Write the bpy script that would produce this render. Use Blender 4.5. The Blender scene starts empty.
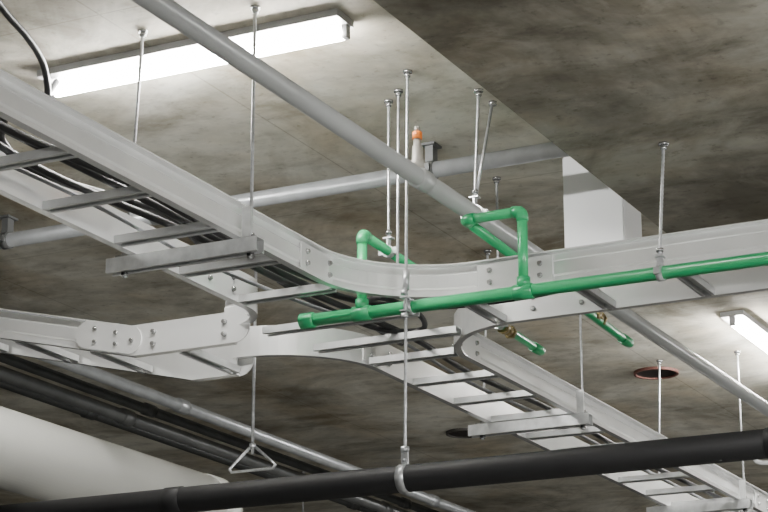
import bpy, bmesh, math, random
from mathutils import Vector, Matrix
random.seed(4)
Z0=1.6            # eye height; heights h below are measured from it
CE=2.40           # ceiling height above eye
C=bpy.context.scene.collection

# ---------------------------------------------------------------- materials
def new_mat(name):
    m=bpy.data.materials.new(name); m.use_nodes=True
    nt=m.node_tree; b=nt.nodes['Principled BSDF']; return m,nt,b
def paint(name,col,rough=.4,metal=0.,var=.12,scale=14,bump=.0,spec=.5):
    m,nt,b=new_mat(name)
    tc=nt.nodes.new('ShaderNodeTexCoord'); n=nt.nodes.new('ShaderNodeTexNoise')
    n.inputs['Scale'].default_value=scale; n.inputs['Detail'].default_value=5
    nt.links.new(tc.outputs['Object'],n.inputs['Vector'])
    r=nt.nodes.new('ShaderNodeValToRGB')
    r.color_ramp.elements[0].position=.3; r.color_ramp.elements[1].position=.7
    r.color_ramp.elements[0].color=tuple(c*(1-var) for c in col)+(1,)
    r.color_ramp.elements[1].color=tuple(min(1,c*(1+var)) for c in col)+(1,)
    nt.links.new(n.outputs['Fac'],r.inputs['Fac']); nt.links.new(r.outputs['Color'],b.inputs['Base Color'])
    b.inputs['Roughness'].default_value=rough; b.inputs['Metallic'].default_value=metal
    b.inputs['Specular IOR Level'].default_value=spec
    return m
def emis(name,col,s):
    m,nt,b=new_mat(name)
    b.inputs['Base Color'].default_value=(.9,.9,.9,1)
    b.inputs['Emission Color'].default_value=col+(1,); b.inputs['Emission Strength'].default_value=s
    return m
def concrete(name,c_dark,c_mid,c_light,line=True,seed=0.,rustamt=.35,k=1.):
    m,nt,b=new_mat(name); N=nt.nodes.new; L=nt.links.new
    tc=N('ShaderNodeTexCoord'); mp=N('ShaderNodeMapping'); mp.inputs['Location'].default_value=(seed,seed*1.7,0)
    L(tc.outputs['Object'],mp.inputs['Vector'])
    def noise(s,d,rough=.6,sc=None,dist=0.):
        n=N('ShaderNodeTexNoise'); n.inputs['Scale'].default_value=s; n.inputs['Detail'].default_value=d
        n.inputs['Roughness'].default_value=rough; n.inputs['Distortion'].default_value=dist
        if sc:
            m2=N('ShaderNodeMapping'); m2.inputs['Scale'].default_value=sc; L(mp.outputs[0],m2.inputs['Vector']); L(m2.outputs[0],n.inputs['Vector'])
        else: L(mp.outputs[0],n.inputs['Vector'])
        return n.outputs['Fac']
    def ramp(f,pts):
        r=N('ShaderNodeValToRGB'); e=r.color_ramp.elements
        e[0].position,e[0].color=pts[0][0],pts[0][1]+(1,)
        e[1].position,e[1].color=pts[-1][0],pts[-1][1]+(1,)
        for p,c in pts[1:-1]:
            x=e.new(p); x.color=c+(1,)
        L(f,r.inputs['Fac']); return r.outputs['Color']
    def mix(t,f,a,bb):
        x=N('ShaderNodeMixRGB'); x.blend_type=t
        if isinstance(f,float): x.inputs[0].default_value=f
        else: L(f,x.inputs[0])
        L(a,x.inputs[1]); L(bb,x.inputs[2]); return x.outputs[0]
    n1=noise(1.7,7,.62,dist=.6); base=ramp(n1,[(.36,c_dark),(.5,c_mid),(.62,c_light)])
    n2=noise(6,7,.68,(1,.5,1)); sp=ramp(n2,[(.33,(.62,.60,.57)),(.5,(1,1,1)),(.67,(1.18,1.16,1.13))])
    col=mix('MULTIPLY',min(1.,.85*k),base,sp)
    n3=noise(30,5,.65); pit=ramp(n3,[(.32,(.5,.48,.45)),(.42,(1,1,1)),(1,(1,1,1))])
    col=mix('MULTIPLY',.5*k,col,pit)
    n5=noise(2.2,4,.55,(.6,1,1)); rust=ramp(n5,[(.48,(1,1,1)),(.66,(.80,.69,.53))])
    col=mix('MULTIPLY',rustamt,col,rust)
    # pale efflorescence / water marks
    n6=noise(3.1,7,.7,(1,.7,1),.8); eff=ramp(n6,[(.56,(0,0,0)),(.70,(.5,.5,.5))])
    pale=N('ShaderNodeRGB'); pale.outputs[0].default_value=tuple(min(1,c*1.2) for c in c_light)+(1,)
    col=mix('MIX',eff,col,pale.outputs[0])
    # dark damp stains
    n7=noise(.9,6,.65,(1,1,1),1.2); damp=ramp(n7,[(.36,(.60,.57,.52)),(.47,(1,1,1)),(1,(1,1,1))])
    col=mix('MULTIPLY',.8,col,damp)
    if line:
        sx=N('ShaderNodeSeparateXYZ'); L(mp.outputs[0],sx.inputs[0])
        outs=[]
        for ax,per in ((0,1.83),(1,.92)):
            dv=N('ShaderNodeMath'); dv.operation='DIVIDE'; L(sx.outputs[ax],dv.inputs[0]); dv.inputs[1].default_value=per
            fr=N('ShaderNodeMath'); fr.operation='FRACT'; L(dv.outputs[0],fr.inputs[0])
            sb=N('ShaderNodeMath'); sb.operation='SUBTRACT'; L(fr.outputs[0],sb.inputs[0]); sb.inputs[1].default_value=.5
            ab=N('ShaderNodeMath'); ab.operation='ABSOLUTE'; L(sb.outputs[0],ab.inputs[0])
            gt=N('ShaderNodeMath'); gt.operation='LESS_THAN'; L(ab.outputs[0],gt.inputs[0]); gt.inputs[1].default_value=.003/per
            outs.append(gt.outputs[0])
        mx=N('ShaderNodeMath'); mx.operation='MAXIMUM'; L(outs[0],mx.inputs[0]); L(outs[1],mx.inputs[1])
        md=N('ShaderNodeMath'); md.operation='MULTIPLY'; L(mx.outputs[0],md.inputs[0]); md.inputs[1].default_value=.5
        rgb=N('ShaderNodeRGB'); rgb.outputs[0].default_value=(.5,.48,.44,1)
        col=mix('MULTIPLY',md.outputs[0],col,rgb.outputs[0])
    L(col,b.inputs['Base Color']); b.inputs['Roughness'].default_value=.8
    b.inputs['Specular IOR Level'].default_value=.25
    bp=N('ShaderNodeBump'); bp.inputs['Strength'].default_value=.4; bp.inputs['Distance'].default_value=.005
    L(n2,bp.inputs['Height']); L(bp.outputs['Normal'],b.inputs['Normal'])
    return m
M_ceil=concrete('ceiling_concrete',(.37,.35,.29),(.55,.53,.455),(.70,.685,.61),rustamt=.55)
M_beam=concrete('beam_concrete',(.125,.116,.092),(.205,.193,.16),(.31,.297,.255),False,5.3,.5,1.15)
M_floor=concrete('floor_concrete',(.30,.30,.29),(.35,.35,.34),(.40,.40,.39),False,2.1,.1)
M_wall=concrete('wall_concrete',(.05,.05,.045),(.08,.08,.07),(.11,.11,.1),False,1.1)
M_tray=paint('tray_aluminium',(.93,.935,.93),.22,.55,.05,9)
M_rung=paint('rung_galvanised',(.60,.61,.61),.32,.55,.10,20)
M_strut=paint('strut_galvanised',(.64,.65,.65),.32,.55,.15,30)
M_rod=paint('rod_zinc',(.50,.51,.52),.33,.65,.2,60)
M_band=paint('clamp_band_galvanised',(.60,.61,.62),.30,.6,.15,40)
M_bolt=paint('bolt_zinc',(.45,.45,.45),.25,.8,.1,40)
M_grey=paint('grey_painted_pipe',(.36,.37,.365),.28,.05,.06,6)
M_galv=paint('galvanised_pipe',(.50,.52,.54),.30,.5,.12,16)
M_white=paint('white_painted_pipe',(.80,.80,.75),.26,0,.03,4)
M_black=paint('black_foam_insulation',(.007,.007,.008),.6,0,.2,12,.22)
M_green=paint('green_ppr',(.04,.43,.165),.28,0,.06,8)
M_green2=paint('green_ppr_fitting',(.032,.36,.14),.28,0,.06,8)
M_brass=paint('brass_fitting',(.28,.22,.09),.4,.6,.2,20)
M_dark=paint('dark_steel_pipe',(.06,.063,.063),.4,.4,.15,10)
M_dgrey=paint('grey_steel_pipe',(.18,.185,.185),.36,.4,.15,10)
M_cable=paint('black_cable',(.010,.010,.011),.45,0,.1,10)
M_cableg=paint('grey_cable',(.25,.26,.27),.5,0,.1,10)
M_orange=paint('orange_cap',(.90,.24,.03),.4,0,.05,8)
M_ptfe=paint('wrapped_fitting',(.34,.325,.29),.45,.2,.15,25,.3)
M_duct=paint('white_panel',(.93,.94,.95),.2,0,.02,3)
M_hole_shade=paint('opening_shade',(.02,.014,.012),.8,0,.2,10)
M_rim=paint('opening_rim',(.10,.035,.025),.7,0,.2,10)
M_rim2=paint('opening_rim_dark',(.05,.045,.04),.7,0,.2,10)
M_house=paint('lamp_housing',(.5,.5,.5),.4,0,.03,4)
M_cap=paint('lamp_cap',(.6,.6,.6),.4,0,.03,4)
M_tube=emis('fluorescent_tube',(1.,.985,.95),200.)
M_fill_tube=emis('fill_tube_bright',(1.,.985,.95),400.)  # stronger emission for the added fill lamps out of view

# ---------------------------------------------------------------- helpers
def empty(name):
    o=bpy.data.objects.new(name,None); C.objects.link(o); o.empty_display_size=.1; return o
def mk(name,bm,mat,parent=None,smooth=False):
    me=bpy.data.meshes.new(name); bmesh.ops.recalc_face_normals(bm,faces=bm.faces)
    if smooth:
        for f in bm.faces: f.smooth=True
    bm.to_mesh(me); bm.free()
    me.materials.append(mat); o=bpy.data.objects.new(name,me); C.objects.link(o)
    if parent: o.parent=parent
    return o
def W(p): return Vector((p[0],p[1],p[2]+Z0))
def add_sweep(bm,path,prof,sgn=1):
    """closed profile (offset,z) swept along a path; offset is horizontal, to the right of travel * sgn"""
    P=[W(p) for p in path]; n=len(P); rings=[]
    T=[(P[i+1]-P[i]).normalized() for i in range(n-1)]
    for i in range(n):
        a=T[max(i-1,0)]; b=T[min(i,n-2)]
        t=(a+b).normalized(); k=1/max(.5,t.dot(a))
        s=Vector((t.y,-t.x,0)).normalized()*sgn
        u=Vector((0,0,1)) if abs(t.z)<.5 else s.cross(t)
        kk=k
        if abs(a.z-b.z)>1e-4: kk=1
        rings.append([bm.verts.new(P[i]+s*(o*kk)+u*z) for o,z in prof])
    m=len(prof)
    for i in range(n-1):
        for j in range(m):
            bm.faces.new((rings[i][j],rings[i][(j+1)%m],rings[i+1][(j+1)%m],rings[i+1][j]))
    bm.faces.new(rings[0]); bm.faces.new(rings[-1][::-1])
def add_tube(bm,path,r,seg=20,world=False):
    P=[Vector(p) if world else W(p) for p in path]; n=len(P)
    R=r if isinstance(r,(list,tuple)) else [r]*n
    T=[(P[i+1]-P[i]).normalized() for i in range(n-1)]
    t0=T[0]; ref=Vector((0,0,1)) if abs(t0.z)<.9 else Vector((1,0,0))
    u=t0.cross(ref).normalized(); rings=[]
    for i in range(n):
        a=T[max(i-1,0)]; b=T[min(i,n-2)]; t=(a+b).normalized()
        u=(u-t*u.dot(t)).normalized(); v=t.cross(u)
        rings.append([bm.verts.new(P[i]+(u*math.cos(2*math.pi*k/seg)+v*math.sin(2*math.pi*k/seg))*R[i]) for k in range(seg)])
    for i in range(n-1):
        for k in range(seg):
            f=bm.faces.new((rings[i][k],rings[i][(k+1)%seg],rings[i+1][(k+1)%seg],rings[i+1][k])); f.smooth=True
    bm.faces.new(rings[0]); bm.faces.new(rings[-1][::-1])
def add_box(bm,lo,hi):
    x0,y0,z0=lo;x1,y1,z1=hi
    v=[bm.verts.new((x,y,z+Z0)) for x in(x0,x1) for y in(y0,y1) for z in(z0,z1)]
    for f in((0,1,3,2),(4,6,7,5),(0,4,5,1),(2,3,7,6),(0,2,6,4),(1,5,7,3)): bm.faces.new([v[i] for i in f])
def tube(name,path,r,mat,parent=None,seg=20):
    bm=bmesh.new(); add_tube(bm,path,r,seg); return mk(name,bm,mat,parent)
def box(name,lo,hi,mat,parent=None):
    bm=bmesh.new(); add_box(bm,lo,hi); return mk(name,bm,mat,parent)
def smooth_path(ctrl,n=8):
    """catmull-rom"""
    P=[Vector(p) for p in ctrl]; P=[P[0]]+P+[P[-1]]; out=[]
    for i in range(1,len(P)-2):
        for k in range(n):
            t=k/n; a,b,c,d=P[i-1],P[i],P[i+1],P[i+2]
            out.append(.5*((2*b)+(c-a)*t+(2*a-5*b+4*c-d)*t*t+(3*b-a-3*c+d)*t**3))
    out.append(P[-2]); return out
def add_nut(bm,p,r,h,axis='z'):
    d={'z':Vector((0,0,1)),'x':Vector((1,0,0)),'y':Vector((0,1,0))}[axis]
    p=Vector(p); add_tube(bm,[p-d*h/2,p+d*h/2],r,6)
    
# ---------------------------------------------------------------- room shell
def slab(name,lo,hi,mat):
    bm=bmesh.new(); add_box(bm,lo,hi); return mk(name,bm,mat)
slab('ceiling',(-6,-8,CE),(26,20,CE+.3),M_ceil)
slab('floor',(-6,-8,-Z0-.2),(26,20,-Z0),M_floor)
slab('wall_back',(25.7,-8,-Z0),(26,20,CE),M_wall)
slab('wall_left',(-6,19.7,-Z0),(25.7,20,CE),M_wall)
# dropped concrete beam
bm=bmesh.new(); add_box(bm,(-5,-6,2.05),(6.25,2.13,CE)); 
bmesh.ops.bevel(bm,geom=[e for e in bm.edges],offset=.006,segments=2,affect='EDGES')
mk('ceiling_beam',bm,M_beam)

# ---------------------------------------------------------------- cable ladder trays
H=1.72; RH=.10; X1,X2,Y1,Y2=5.51,5.82,2.84,3.15; R=.36; R2=.20
RAIL=[(0,0),(.024,0),(.024,.004),(.004,.006),(.004,.026),(.009,.031),(.009,.069),(.004,.074),(.004,.094),(.024,.096),(.024,.1),(0,.1)]
RUNG=[(-.021,0),(-.021,.022),(.021,.022),(.021,0),(.010,0),(.010,.003),(.018,.003),(.018,.019),(-.018,.019),(-.018,.003),(-.010,.003),(-.010,0)]
STRUT=[(-.021,0),(-.021,.041),(.021,.041),(.021,0),(.011,0),(.011,.004),(.018,.004),(.018,.038),(-.018,.038),(-.018,.004),(-.011,.004),(-.011,0)]
def rail(name,path,sgn,parent):
    bm=bmesh.new(); add_sweep(bm,path,RAIL,sgn); return mk(name,bm,M_tray,parent)
def rungs(name,segs,parent):
    bm=bmesh.new()
    for a,b in segs: add_sweep(bm,[a,b],RUNG)
    return mk(name,bm,M_rung,parent)
def splice(name,cx,cy,z,axis,sgn,parent,L=.20,n=3):
    """bolted splice plate on the outer face of a rail; axis = rail direction, sgn = outward side"""
    bm=bmesh.new(); t0,t1=.0095,.015
    a,b=sorted((sgn*t0,sgn*t1))
    if axis=='x': add_box(bm,(cx-L/2,cy+a,z+.010),(cx+L/2,cy+b,z+.090))
    else: add_box(bm,(cx+a,cy-L/2,z+.010),(cx+b,cy+L/2,z+.090))
    bmesh.ops.bevel(bm,geom=list(bm.edges),offset=.0012,segments=1,affect='EDGES')
    mk(name,bm,M_tray,parent)
    bm=bmesh.new()
    for side in (1,-1):
      for i in range(n):
        o=(-.5+(i+.5)/n)*L
        for zz in (.032,.068):
            if n==3 and i==1: continue
            s0=(t1 if side>0 else -.001)*sgn; s1=s0+.008*sgn*side
            if axis=='x': add_tube(bm,[(cx+o,cy+s0,z+zz),(cx+o,cy+s1,z+zz)],[.009,.006],10)
            else: add_tube(bm,[(cx+s0,cy+o,z+zz),(cx+s1,cy+o,z+zz)],[.009,.006],10)
    mk(name+'_bolts',bm,M_bolt,parent)

# near arm (-X)
t=empty('cable_tray')
rail('side_rail_1',[(1.0,Y1,H),(X1-R,Y1,H)],1,t)
rail('side_rail_2',[(1.0,Y2,H),(X1-R2,Y2,H)],-1,t)
rungs('rungs',[((4.61+.33*k,Y1,H),(4.61+.33*k,Y2,H)) for k in range(-10,3)],t)
splice('splice_plate_1',X1-R,Y1,H,'x',-1,t); splice('splice_plate_2',X1-R,Y2,H,'x',1,t)
splice('splice_plate_3',2.9,Y1,H,'x',-1,t)
# far arm (+X)
t=empty('cable_tray')
rail('side_rail_1',[(X2+R,Y1,H),(13.5,Y1,H)],1,t)
rail('side_rail_2',[(X2+R,Y2,H),(13.5,Y2,H)],-1,t)
rungs('rungs',[((6.12+.33*k,Y1,H),(6.12+.33*k,Y2,H)) for k in range(0,23)],t)
splice('splice_plate_1',X2+R,Y1,H,'x',-1,t); splice('splice_plate_2',X2+R,Y2,H,'x',1,t)
splice('splice_plate_3',9.4,Y1,H,'x',-1,t)
# right arm (-Y)
t=empty('cable_tray')
rail('side_rail_1',[(X1,Y1-R,H),(X1,-2.,H)],1,t)
rail('side_rail_2',[(X2,Y1-R,H),(X2,-2.,H)],-1,t)
rungs('rungs',[((X1,2.19-.31*k,H),(X2,2.19-.31*k,H)) for k in range(0,13)],t)
splice('splice_plate_1',X1,2.36,H,'y',-1,t,.24); splice('splice_plate_2',X2,2.36,H,'y',1,t,.24)
# left arm (+Y): hangs just under the junction, level to a hinge, then climbs
t=empty('cable_tray')
yh,ye=3.67,4.62; zh=H-.055; SL=.235; ze=zh+SL*(ye-yh)
for nm,xx,sg,y0 in (('side_rail_1',X1-.010,-1,3.30),('side_rail_2',X2+.010,1,3.50)):
    rail(nm+'a',[(xx,y0,zh),(xx,yh,zh)],sg,t)
    rail(nm+'b',[(xx,yh,zh),(xx,ye,ze)],sg,t)
rungs('rungs',[((X1,3.50,zh),(X2,3.50,zh))]+[((X1,y,zh+SL*(y-yh)),(X2,y,zh+SL*(y-yh))) for y in (3.84,4.14,4.44)],t)
def stadium(bm,p,q,r,x,th):
    """rounded plate in the Y-Z plane between p,q=(y,z)"""
    p=Vector(p);q=Vector(q);d=(q-p).normalized();a0=math.atan2(d.y,d.x);pts=[]
    for k in range(17): a=a0-math.pi/2+math.pi*k/16; pts.append(q+Vector((math.cos(a),math.sin(a)))*r)
    for k in range(17): a=a0+math.pi/2+math.pi*k/16; pts.append(p+Vector((math.cos(a),math.sin(a)))*r)
    A=[bm.verts.new((x,c.x,c.y+Z0)) for c in pts]; B=[bm.verts.new((x+th,c.x,c.y+Z0)) for c in pts]
    bm.faces.new(A); bm.faces.new(B[::-1]); n=len(pts)
    for i in range(n): bm.faces.new((A[i],A[(i+1)%n],B[(i+1)%n],B[i]))
for i,(xx,sg,yy) in enumerate(((X1-.010,-1,3.29),(X2+.010,1,3.50))):
    bm=bmesh.new()
    x0=xx+sg*.025
    zc=.05
    stadium(bm,(yh-.005,zh+zc),(yy,zh+zc),.050,x0,sg*.004)
    stadium(bm,(yh+.01,zh+zc+.003),(yh+.17,zh+zc+SL*.17),.046,x0+sg*.0055,sg*.004)
    mk('hinge_plate_%d'%(i+1),bm,M_tray,t)
    bm=bmesh.new()
    L=[(yh,zh+zc),(yh+.06,zh+zc+.032),(yh+.06,zh+zc-.005),(yh+.14,zh+zc+.055),(yh+.14,zh+zc+.012),(yh-.08,zh+zc+.02),(yh-.08,zh+zc-.02)]
    if sg<0: L+=[(yh-.34,zh+zc+.02),(yh-.34,zh+zc-.02)]
    for (y,z) in L:
        add_tube(bm,[(x0+sg*.004,y,z),(x0+sg*.017,y,z)],[.009,.0065],10)
    mk('hinge_bolts_%d'%(i+1),bm,M_bolt,t)
# cross junction
t=empty('cable_tray_cross_junction')
def arc(cx,cy,a0,a1,n=18,R=R):
    return [(cx+R*math.cos(math.radians(a0+(a1-a0)*k/n)),cy+R*math.sin(math.radians(a0+(a1-a0)*k/n)),H) for k in range(n+1)]
def jrail(nm,cx,cy,a0,a1,R=R):
    s=1 if a1<a0 else -1          # outward = towards the arc centre
    rail(nm,arc(cx,cy,a0,a1,18,R),s,t)
jrail('curved_rail_1',X1-R,Y1-R,90,0)
jrail('curved_rail_2',X1-R2,Y2+R2,-90,0,R2)
jrail('curved_rail_3',X2+R,Y1-R,180,90)
jrail('curved_rail_4',X2+R,Y2+R,180,270)
rungs('rungs',[((5.62,Y1-.10,H),(5.62,Y2+.12,H)),((5.88,Y1-.12,H),(5.88,Y2+.08,H)),((X1,2.55,H),(X2,2.55,H))],t)

# ---------------------------------------------------------------- trapeze supports
def rod(bm,x,y,z0,z1,r=.005):
    add_tube(bm,[(x,y,z0),(x,y,z1)],r,10)
def threaded(name,x,y,z0,z1,parent,top=CE,r=.005,lean=(0,0)):
    """threaded rod; lean = small XY offset of its ceiling anchor"""
    bm=bmesh.new(); z1b=min(z1,top-.002); lx,ly=lean
    n=max(2,int((z1b-z0)/.006)); pts=[(x+lx*i/n,y+ly*i/n,z0+(z1b-z0)*i/n) for i in range(n+1)]
    add_tube(bm,pts,[r*(1.08 if i%2 else .84) for i in range(n+1)],8)
    mk(name,bm,M_rod,parent)
    bm=bmesh.new()
    if z1>=top-.003:
        add_nut(bm,(x+lx,y+ly,top-.006),.016,.007); add_nut(bm,(x+lx,y+ly,top-.016),.010,.012)
    add_nut(bm,(x,y,z0+.012),.011,.010)
    mk(name+'_nuts',bm,M_bolt,parent)
def trapeze(x,ya,yb,ext=.05):
    e=empty('trapeze_hanger')
    threaded('rod_1',x,ya,H-.058,CE,e); threaded('rod_2',x,yb,H-.058,CE,e,lean=(0,-.032))
    bm=bmesh.new(); add_sweep(bm,[(x,ya-.03,H-.042),(x,yb+.05,H-.042)],STRUT); mk('strut_channel',bm,M_strut,e)
    bm=bmesh.new()
    for y in(ya,yb):
        add_box(bm,(x-.02,y-.02,H-.001),(x+.02,y+.02,H+.004)); add_nut(bm,(x,y,H+.009),.011,.010)
        add_nut(bm,(x,y,H-.048),.011,.010)
    mk('washers',bm,M_bolt,e)
    bm=bmesh.new(); add_box(bm,(x-.022,ya-.012,H),(x-.016,ya+.016,H+.085)); mk('rail_clip',bm,M_strut,e)
trapeze(4.72,2.797,3.20); trapeze(7.12,2.797,3.20); trapeze(9.04,2.797,3.20); trapeze(2.5,2.797,3.2); trapeze(11.4,2.797,3.2)

# ---------------------------------------------------------------- pipes
def clamp_ring(bm,p,r,axis,w=.018,t=.004):
    d={'x':Vector((1,0,0)),'y':Vector((0,1,0))}[axis]; p=Vector(p)
    add_tube(bm,[p-d*w/2,p+d*w/2],r+t,28)
# grey diagonal pipe
e=empty('grey_water_pipe'); PY,PH,PR=2.527,2.0,.027
tube('pipe',[(.5,PY,PH),(14,PY,PH)],PR,M_grey,e,28)
bm=bmesh.new()
for x in (1.7,5.22,8.9,12): add_tube(bm,[(x-.035,PY,PH),(x-.03,PY,PH),(x+.03,PY,PH),(x+.035,PY,PH)],[PR,PR+.0045,PR+.0045,PR],28)
mk('couplings',bm,M_grey,e)
# sprinkler outlet with orange protection cap
sx=5.195
tube('sprinkler_riser',[(sx,PY,PH+.02),(sx,PY,PH+.05),(sx-.001,PY,PH+.054),(sx-.002,PY,PH+.092),(sx-.002,PY,PH+.095),(sx-.002,PY,PH+.115)],[.020,.020,.017,.015,.011,.011],M_ptfe,e)
tube('sprinkler_cap',[(sx-.002,PY,PH+.114),(sx-.002,PY,PH+.134),(sx-.002,PY,PH+.137)],[.0145,.0145,.011],M_orange,e)
tube('sprinkler_tip',[(sx-.002,PY,PH+.137),(sx-.002,PY,PH+.152)],[.009,.008],M_ptfe,e)

def pear_hanger(ename,x,y,zc,r,axis,top,second=None,lean=(0,0)):
    e=empty(ename)
    threaded('rod',x,y,zc+r+.035,top,e,top,lean=lean)
    bm=bmesh.new(); clamp_ring(bm,(x,y,zc),r,axis)
    if axis=='x': add_box(bm,(x-.010,y-.003,zc+r),(x+.010,y+.003,zc+r+.03)); add_box(bm,(x-.012,y-.014,zc+r+.026),(x+.012,y+.014,zc+r+.031))
    else: add_box(bm,(x-.003,y-.010,zc+r),(x+.003,y+.010,zc+r+.03)); add_box(bm,(x-.014,y-.012,zc+r+.026),(x+.014,y+.012,zc+r+.031))
    for s in(1,-1):
        lo,hi=sorted((s*(r+.003),s*(r+.016)))
        if axis=='x': add_box(bm,(x-.009,y+lo,zc-.01),(x+.009,y+hi,zc+.01))
        else: add_box(bm,(x+lo,y-.009,zc-.01),(x+hi,y+.009,zc+.01))
    mk('clamp',bm,M_band,e)
    if second:
        bm=bmesh.new(); add_tube(bm,[(second[0],second[1],top-.002),(x+.006,y,zc+r+.03)],.005,10); mk('brace_rod',bm,M_rod,e)
        bm=bmesh.new(); add_nut(bm,(second[0],second[1],top-.009),.014,.012); mk('brace_nut',bm,M_bolt,e)
    return e
pear_hanger('pipe_hanger',5.59,PY,PH,PR,'x',CE,(5.69,PY-.02),(-.01,-.022))
pear_hanger('pipe_hanger',9.7,PY,PH,PR,'x',CE)

# galvanised pipe running across under the ceiling
GX,GH,GR=5.962,2.31,.027
e=empty('galvanised_pipe')
tube('pipe',[(GX,2.14,GH),(GX,12,GH)],GR,M_galv,e,28)
bm=bmesh.new()
for y in (3.9,6.6): add_tube(bm,[(GX,y-.035,GH),(GX,y-.03,GH),(GX,y+.03,GH),(GX,y+.035,GH)],[GR,GR+.005,GR+.005,GR],28)
mk('couplings',bm,M_galv,e)
for y in (2.85,4.56):
    e=empty('pipe_saddle_bracket')
    bm=bmesh.new(); clamp_ring(bm,(GX,y,GH),GR,'y',.03)
    add_box(bm,(GX-.018,y-.014,GH+GR),(GX+.018,y+.014,CE-.001)); add_box(bm,(GX-.03,y-.024,CE-.009),(GX+.03,y+.024,CE-.001))
    add_box(bm,(GX-.042,y-.010,GH-.012),(GX-GR,y+.010,GH+.012))
    mk('bracket',bm,M_dgrey,e)

# green PPR pipework
GPX,GPH,GPR=5.36,1.667,.019
e=empty('green_water_pipe')
tube('main_run',[(GPX,2.97,GPH),(GPX,-2,GPH)],GPR,M_green,e)
bm=bmesh.new()
add_tube(bm,[(GPX,3.00,GPH),(GPX,2.995,GPH),(GPX,2.955,GPH),(GPX,2.95,GPH)],[.016,.024,.024,.020],20)   # end cap
for y in (2.792,2.275):
    add_tube(bm,[(GPX,y-.030,GPH),(GPX,y-.028,GPH),(GPX,y+.028,GPH),(GPX,y+.030,GPH)],[.019,.0225,.0225,.019],20)
    add_tube(bm,[(GPX,y,GPH+.01),(GPX,y,GPH+.042)],.020,20)
mk('tees_and_cap',bm,M_green2,e)
def elbow(bm,c,a,b,r=.0175,l=.030):
    c=Vector(c);a=Vector(a);b=Vector(b)
    pts=[c+a*l]+[c+a*l*.6*(1-t)**2+b*l*.6*t**2 for t in (0,.25,.5,.75,1)]+[c+b*l]
    add_tube(bm,pts,r,20)
zt=1.912; r2=.0145
tube('riser_1',[(GPX,2.792,GPH),(GPX,2.792,zt)],r2,M_green,e)
tube('branch_1',[(GPX,2.792,zt),(6.70,2.792,1.865)],r2,M_green,e)
tube('riser_2',[(GPX,2.275,GPH),(GPX,2.275,zt-.005)],r2,M_green,e)
tube('crossover_2',[(GPX,2.275,zt-.005),(GPX,2.455,zt-.005)],r2,M_green,e)
tube('branch_2',[(GPX,2.455,zt-.005),(6.68,2.455,1.85)],r2,M_green,e)
bm=bmesh.new()
X=(1,0,0);Yp=(0,1,0);Ym=(0,-1,0);Zm=(0,0,-1)
elbow(bm,(GPX,2.792,zt),Zm,X); elbow(bm,(GPX,2.275,zt-.005),Zm,Yp); elbow(bm,(GPX,2.455,zt-.005),Ym,X)
for y,x,z in((2.792,6.70,1.865),(2.455,6.68,1.85)): add_tube(bm,[(x-.05,y,z+.001),(x+.02,y,z),(x+.026,y,z)],[.018,.018,.014],20)
mk('elbows',bm,M_green2,e)
bm=bmesh.new()
for y,x in((2.792,6.42),(2.455,6.40)):
    add_tube(bm,[(x-.035,y,1.873),(x-.01,y,1.872)],.022,8); add_tube(bm,[(x-.01,y,1.872),(x+.03,y,1.871)],.018,16); add_nut(bm,(x+.035,y,1.87),.023,.018,'x')
mk('unions',bm,M_brass,e)
pear_hanger('pipe_hanger',5.535,2.792,1.905,.0145,'x',CE)
pear_hanger('pipe_hanger',6.36,2.792,1.876,.0145,'x',CE)
pear_hanger('pipe_hanger',GPX,1.865,GPH,GPR,'y',2.05,None,(.01,-.02))
# long rod carrying green main + black pipe
e=empty('pipe_hanger'); RX,RY=5.325,2.635
BH,BR=1.155,.039
threaded('rod',RX,RY,BH+BR+.03,CE,e,lean=(.015,-.005))
bm=bmesh.new()
clamp_ring(bm,(GPX,RY,GPH),GPR,'y',.022); add_nut(bm,(RX,RY,GPH+.035),.012,.012); add_nut(bm,(RX,RY,GPH-.035),.012,.012)
add_box(bm,(RX-.010,RY-.011,GPH-.022),(RX+.02,RY+.011,GPH-.018)); add_box(bm,(RX-.010,RY-.011,GPH+.018),(RX+.02,RY+.011,GPH+.022))
add_tube(bm,[(RX+.006,RY-.002,GPH+.045),(RX+.008,RY-.002,GPH+.105)],.010,10)
clamp_ring(bm,(RX,RY,BH),BR,'y',.026,.0025)
add_box(bm,(RX-.004,RY-.010,BH+BR),(RX+.004,RY+.010,BH+BR+.04)); add_nut(bm,(RX,RY,BH+BR+.045),.014,.016)
add_tube(bm,[(RX-.018,RY,BH+BR+.014),(RX+.018,RY,BH+BR+.014)],.005,8)
mk('clamps',bm,M_rod,e)
e=empty('threaded_rod'); threaded('rod',5.46,2.725,1.745,CE,e,lean=(.01,0))

# black insulated pipe
e=empty('black_insulated_pipe')
tube('pipe',[(RX,-3,BH),(RX,9,BH)],BR,M_black,e,28)
bm=bmesh.new()
for y in (1.55,3.4): add_tube(bm,[(RX,y-.03,BH),(RX,y-.028,BH),(RX,y+.028,BH),(RX,y+.03,BH)],[BR,BR+.003,BR+.003,BR],28)
mk('tape_joints',bm,M_black,e)

# big white pipe
e=empty('white_drain_pipe'); 
tube('pipe',[(1,4.0,1.36),(6.5,4.0,1.36)],.122,M_white,e,64)
tube('end_cap',[(6.42,4.0,1.36),(6.43,4.0,1.36),(6.50,4.0,1.36),(6.53,4.0,1.36),(6.55,4.0,1.36),(6.56,4.0,1.36)],[.122,.126,.126,.118,.095,.05],M_white,e,64)

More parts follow.
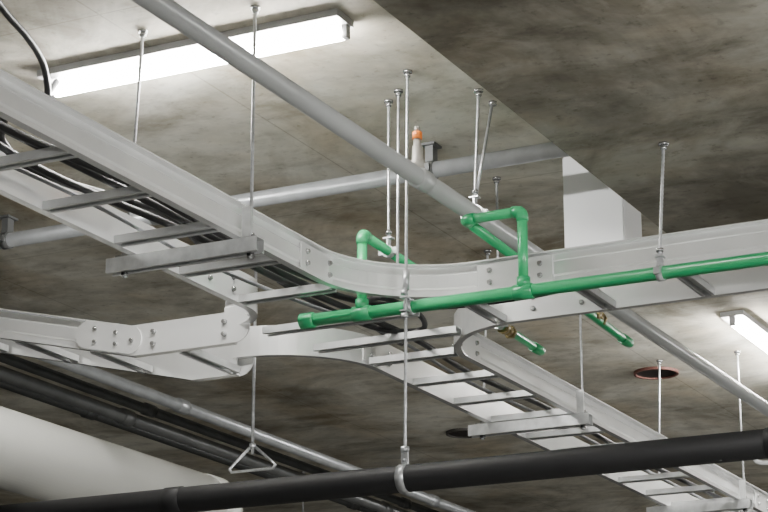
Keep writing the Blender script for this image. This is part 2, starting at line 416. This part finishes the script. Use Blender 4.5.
# background conduits
for (y,h,r,m) in ((4.93,2.10,.026,M_galv),(5.10,2.10,.022,M_dark),(5.22,2.08,.030,M_dgrey),(5.42,2.12,.022,M_dark)):
    e=empty('steel_conduit'); tube('pipe',[(4.8,y,h),(20,y,h)],r,m,e)
    bm=bmesh.new()
    for x in (7.75,10.3,13.1): add_tube(bm,[(x-.04,y,h),(x-.035,y,h),(x+.035,y,h),(x+.04,y,h)],[r,r+.006,r+.006,r],20)
    mk('couplings',bm,m,e)
for x in (5.6,13.2):
    e=empty('conduit_hanger'); bm=bmesh.new()
    for y in (4.86,5.5): rod(bm,x,y,2.02,CE-.002)
    mk('rods',bm,M_rod,e); bm=bmesh.new(); add_sweep(bm,[(x,4.82,2.008),(x,5.54,2.008)],STRUT); mk('strut_channel',bm,M_dark,e)

# triangular wire hanger
e=empty('stirrup_hanger'); x,y=6.47,3.81
bm=bmesh.new(); rod(bm,x,y,1.545,CE-.002,.006); mk('rod',bm,M_rod,e)
bm=bmesh.new()
add_tube(bm,[(x,y-.012,1.57),(x,y-.095,1.50),(x,y-.085,1.487),(x,y+.085,1.487),(x,y+.095,1.50),(x,y+.012,1.57)],.006,8)
add_nut(bm,(x,y,1.575),.014,.016); mk('stirrup',bm,M_rod,e)

# white duct casing hanging from the ceiling
e=empty('white_duct_casing')
bm=bmesh.new(); add_box(bm,(6.27,2.30,2.045),(6.44,2.512,CE-.001)); bmesh.ops.bevel(bm,geom=list(bm.edges),offset=.004,segments=2,affect='EDGES'); mk('casing',bm,M_duct,e)

# ceiling openings
for (x,y,r,mm) in ((9.25,3.26,.105,M_rim),(10.05,4.62,.10,M_rim2)):
    e=empty('ceiling_opening_sleeve')
    bm=bmesh.new(); n=36
    A=[];B=[];Ci=[];D=[]
    for k in range(n):
        c,s=math.cos(2*math.pi*k/n),math.sin(2*math.pi*k/n)
        A.append(bm.verts.new((x+c*r,y+s*r,CE-.001+Z0))); B.append(bm.verts.new((x+c*r,y+s*r,CE-.014+Z0)))
        Ci.append(bm.verts.new((x+c*(r-.010),y+s*(r-.010),CE-.014+Z0))); D.append(bm.verts.new((x+c*(r-.010),y+s*(r-.010),CE-.001+Z0)))
    for k in range(n):
        j=(k+1)%n
        for P,Q in((A,B),(B,Ci),(Ci,D)): bm.faces.new((P[k],P[j],Q[j],Q[k]))
    mk('rim',bm,mm,e)
    tube('shade_disc',[(x,y,CE-.006),(x,y,CE-.0015)],r-.010,M_hole_shade,e,36)  # flat dark disc, its colour carries the shade inside the opening

# distant hanging rods and a small white conduit
for (x,y,z) in ((11.2,6.9,1.9),(12.5,6.0,1.9),(10.6,5.9,2.0),(12.0,3.9,1.8)):
    e=empty('threaded_rod'); threaded('rod',x,y,z,CE,e)
e=empty('white_conduit_bend')
tube('conduit',smooth_path([(10.45,2.2,2.215),(10.45,2.9,2.215),(10.45,3.12,2.212),(10.45,3.165,2.19),(10.45,3.12,2.168),(10.45,2.9,2.165),(10.45,2.2,2.165)],6),.012,M_duct,e,12)
bm=bmesh.new(); rod(bm,10.45,2.7,2.16,CE-.002,.006); mk('drop_rod',bm,M_rod,e)

# cables in tray: a few loose runs
def cable(name,pts,r,m):
    e=empty(name); tube('jacket',smooth_path(pts,10),r,m,e,10)
zc=H+.035
cable('power_cable',[(1.2,2.90,zc),(2.2,2.93,zc),(3.2,2.90,zc),(3.8,2.93,zc),(4.3,2.89,zc),(4.9,2.91,zc),(5.3,2.87,zc),(5.55,2.70,zc),(5.64,2.45,zc),(5.62,1.9,zc),(5.68,1.2,zc),(5.64,.2,zc)],.011,M_cable)
cable('power_cable',[(1.2,2.94,zc),(2.4,2.98,zc),(3.3,2.93,zc),(3.9,2.97,zc+.02),(4.4,2.93,zc),(4.9,2.95,zc+.005),(5.35,2.93,zc),(5.62,2.80,zc),(5.70,2.5,zc),(5.66,1.9,zc+.01),(5.72,1.2,zc),(5.68,.2,zc)],.010,M_cable)
cable('power_cable',[(1.2,3.02,zc),(2.6,3.05,zc),(3.5,3.00,zc+.01),(4.1,3.03,zc),(4.7,2.98,zc),(5.2,3.00,zc+.01),(5.6,2.97,zc+.01),(6.0,2.93,zc),(6.5,2.96,zc),(7.2,2.93,zc),(8.2,2.96,zc),(9.5,2.94,zc),(12,2.95,zc)],.010,M_cable)
cable('data_cable',[(1.2,3.08,zc),(2.6,3.07,zc),(3.5,3.10,zc),(4.3,3.07,zc),(4.9,3.09,zc),(5.4,3.05,zc),(5.9,2.98,zc),(6.6,3.02,zc),(7.4,3.0,zc),(9,3.02,zc),(12,3.0,zc)],.006,M_cableg)
cable('cable_slack_loop',[(5.3,3.04,zc+.03),(5.55,3.06,zc+.03),(5.8,2.97,zc-.005),(5.9,2.86,zc),(5.75,2.8,zc+.01),(5.6,2.86,zc+.03),(5.75,3.0,zc+.03),(6.1,3.03,zc+.02)],.009,M_cable)
cable('cable_slack_loop',[(3.0,3.1,zc+.02),(3.4,2.96,zc+.05),(3.75,2.92,zc+.05),(3.95,3.05,zc+.03),(4.2,3.10,zc+.03),(4.6,3.02,zc+.04),(4.9,3.06,zc+.03)],.011,M_cable)
# lamp supply cable at top left
cable('lamp_supply_cable',[(3.6,3.1,CE-.02),(3.9,3.19,2.34),(4.21,3.285,2.30),(4.39,3.324,2.28),(4.55,3.39,2.28),(4.70,3.48,2.28),(4.81,3.555,2.30),(4.88,3.58,2.37)],.010,M_cable)

# ---------------------------------------------------------------- fluorescent fixtures
def fixture(x,y,top,axis,L,mat=M_tube,hang=0.):
    e=empty('fluorescent_light'); top=top-.001
    if hang:
        bm=bmesh.new()
        for s in(-.4,.4):
            rod(bm,x+(s if axis=='x' else 0),y+(s if axis=='y' else 0),top-hang,top,.003)
        mk('fill_lamp_wires',bm,M_rod,e); top-=hang
    if axis=='y':
        box('housing',(x-.075,y-L/2-.02,top-.022),(x+.025,y+L/2+.02,top),M_house,e)
        for k,s in enumerate((-1,1)): box('end_cap_%d'%k,(x-.012,y+s*(L/2+.008)-.008,top-.062),(x+.012,y+s*(L/2+.008)+.008,top-.02),M_cap,e)
        tube('tube',[(x,y-L/2,top-.048),(x,y+L/2,top-.048)],.0165,mat,e,20)
    else:
        box('housing',(x-L/2-.02,y-.05,top-.022),(x+L/2+.02,y+.05,top),M_house,e)
        for k,s in enumerate((-1,1)): box('end_cap_%d'%k,(x+s*(L/2+.008)-.008,y-.012,top-.062),(x+s*(L/2+.008)+.008,y+.012,top-.02),M_cap,e)
        tube('tube',[(x-L/2,y,top-.048),(x+L/2,y,top-.048)],.0165,mat,e,20)
fixture(4.91,3.11,CE,'y',.98)
fixture(9.0,2.61,CE,'x',1.2)
# added fill lamps, unseen outside the frame, to brighten ceiling and trays
fixture(3.4,.3,2.05,'y',1.2,M_fill_tube,.45)
fixture(1.6,1.4,2.05,'x',1.2,M_fill_tube,.6)
fixture(4.4,-1.8,2.05,'x',1.2,M_fill_tube,.5)
fixture(12.4,0.5,CE,'x',1.2,M_fill_tube,.5)
fixture(8.6,-.6,CE,'x',1.2,M_fill_tube,.5)

# ---------------------------------------------------------------- world, camera
w=bpy.data.worlds.new('World'); bpy.context.scene.world=w; w.use_nodes=True
w.node_tree.nodes['Background'].inputs[0].default_value=(.9,.95,1,1)
w.node_tree.nodes['Background'].inputs[1].default_value=.30

cam=bpy.data.cameras.new('camera'); co=bpy.data.objects.new('camera',cam); C.objects.link(co)
cam.sensor_width=36; cam.lens=36*2130/768; cam.clip_start=.05
p=math.radians(16.97); yaw=math.radians(26.9)
F=Vector((math.cos(yaw),math.sin(yaw),0)); Rr=Vector((math.sin(yaw),-math.cos(yaw),0)); Zv=Vector((0,0,1))
d=F*math.cos(p)+Zv*math.sin(p); u=-F*math.sin(p)+Zv*math.cos(p)
m=Matrix((Rr,u,-d)).transposed().to_4x4(); m.translation=Vector((0,0,Z0)); co.matrix_world=m
bpy.context.scene.camera=co
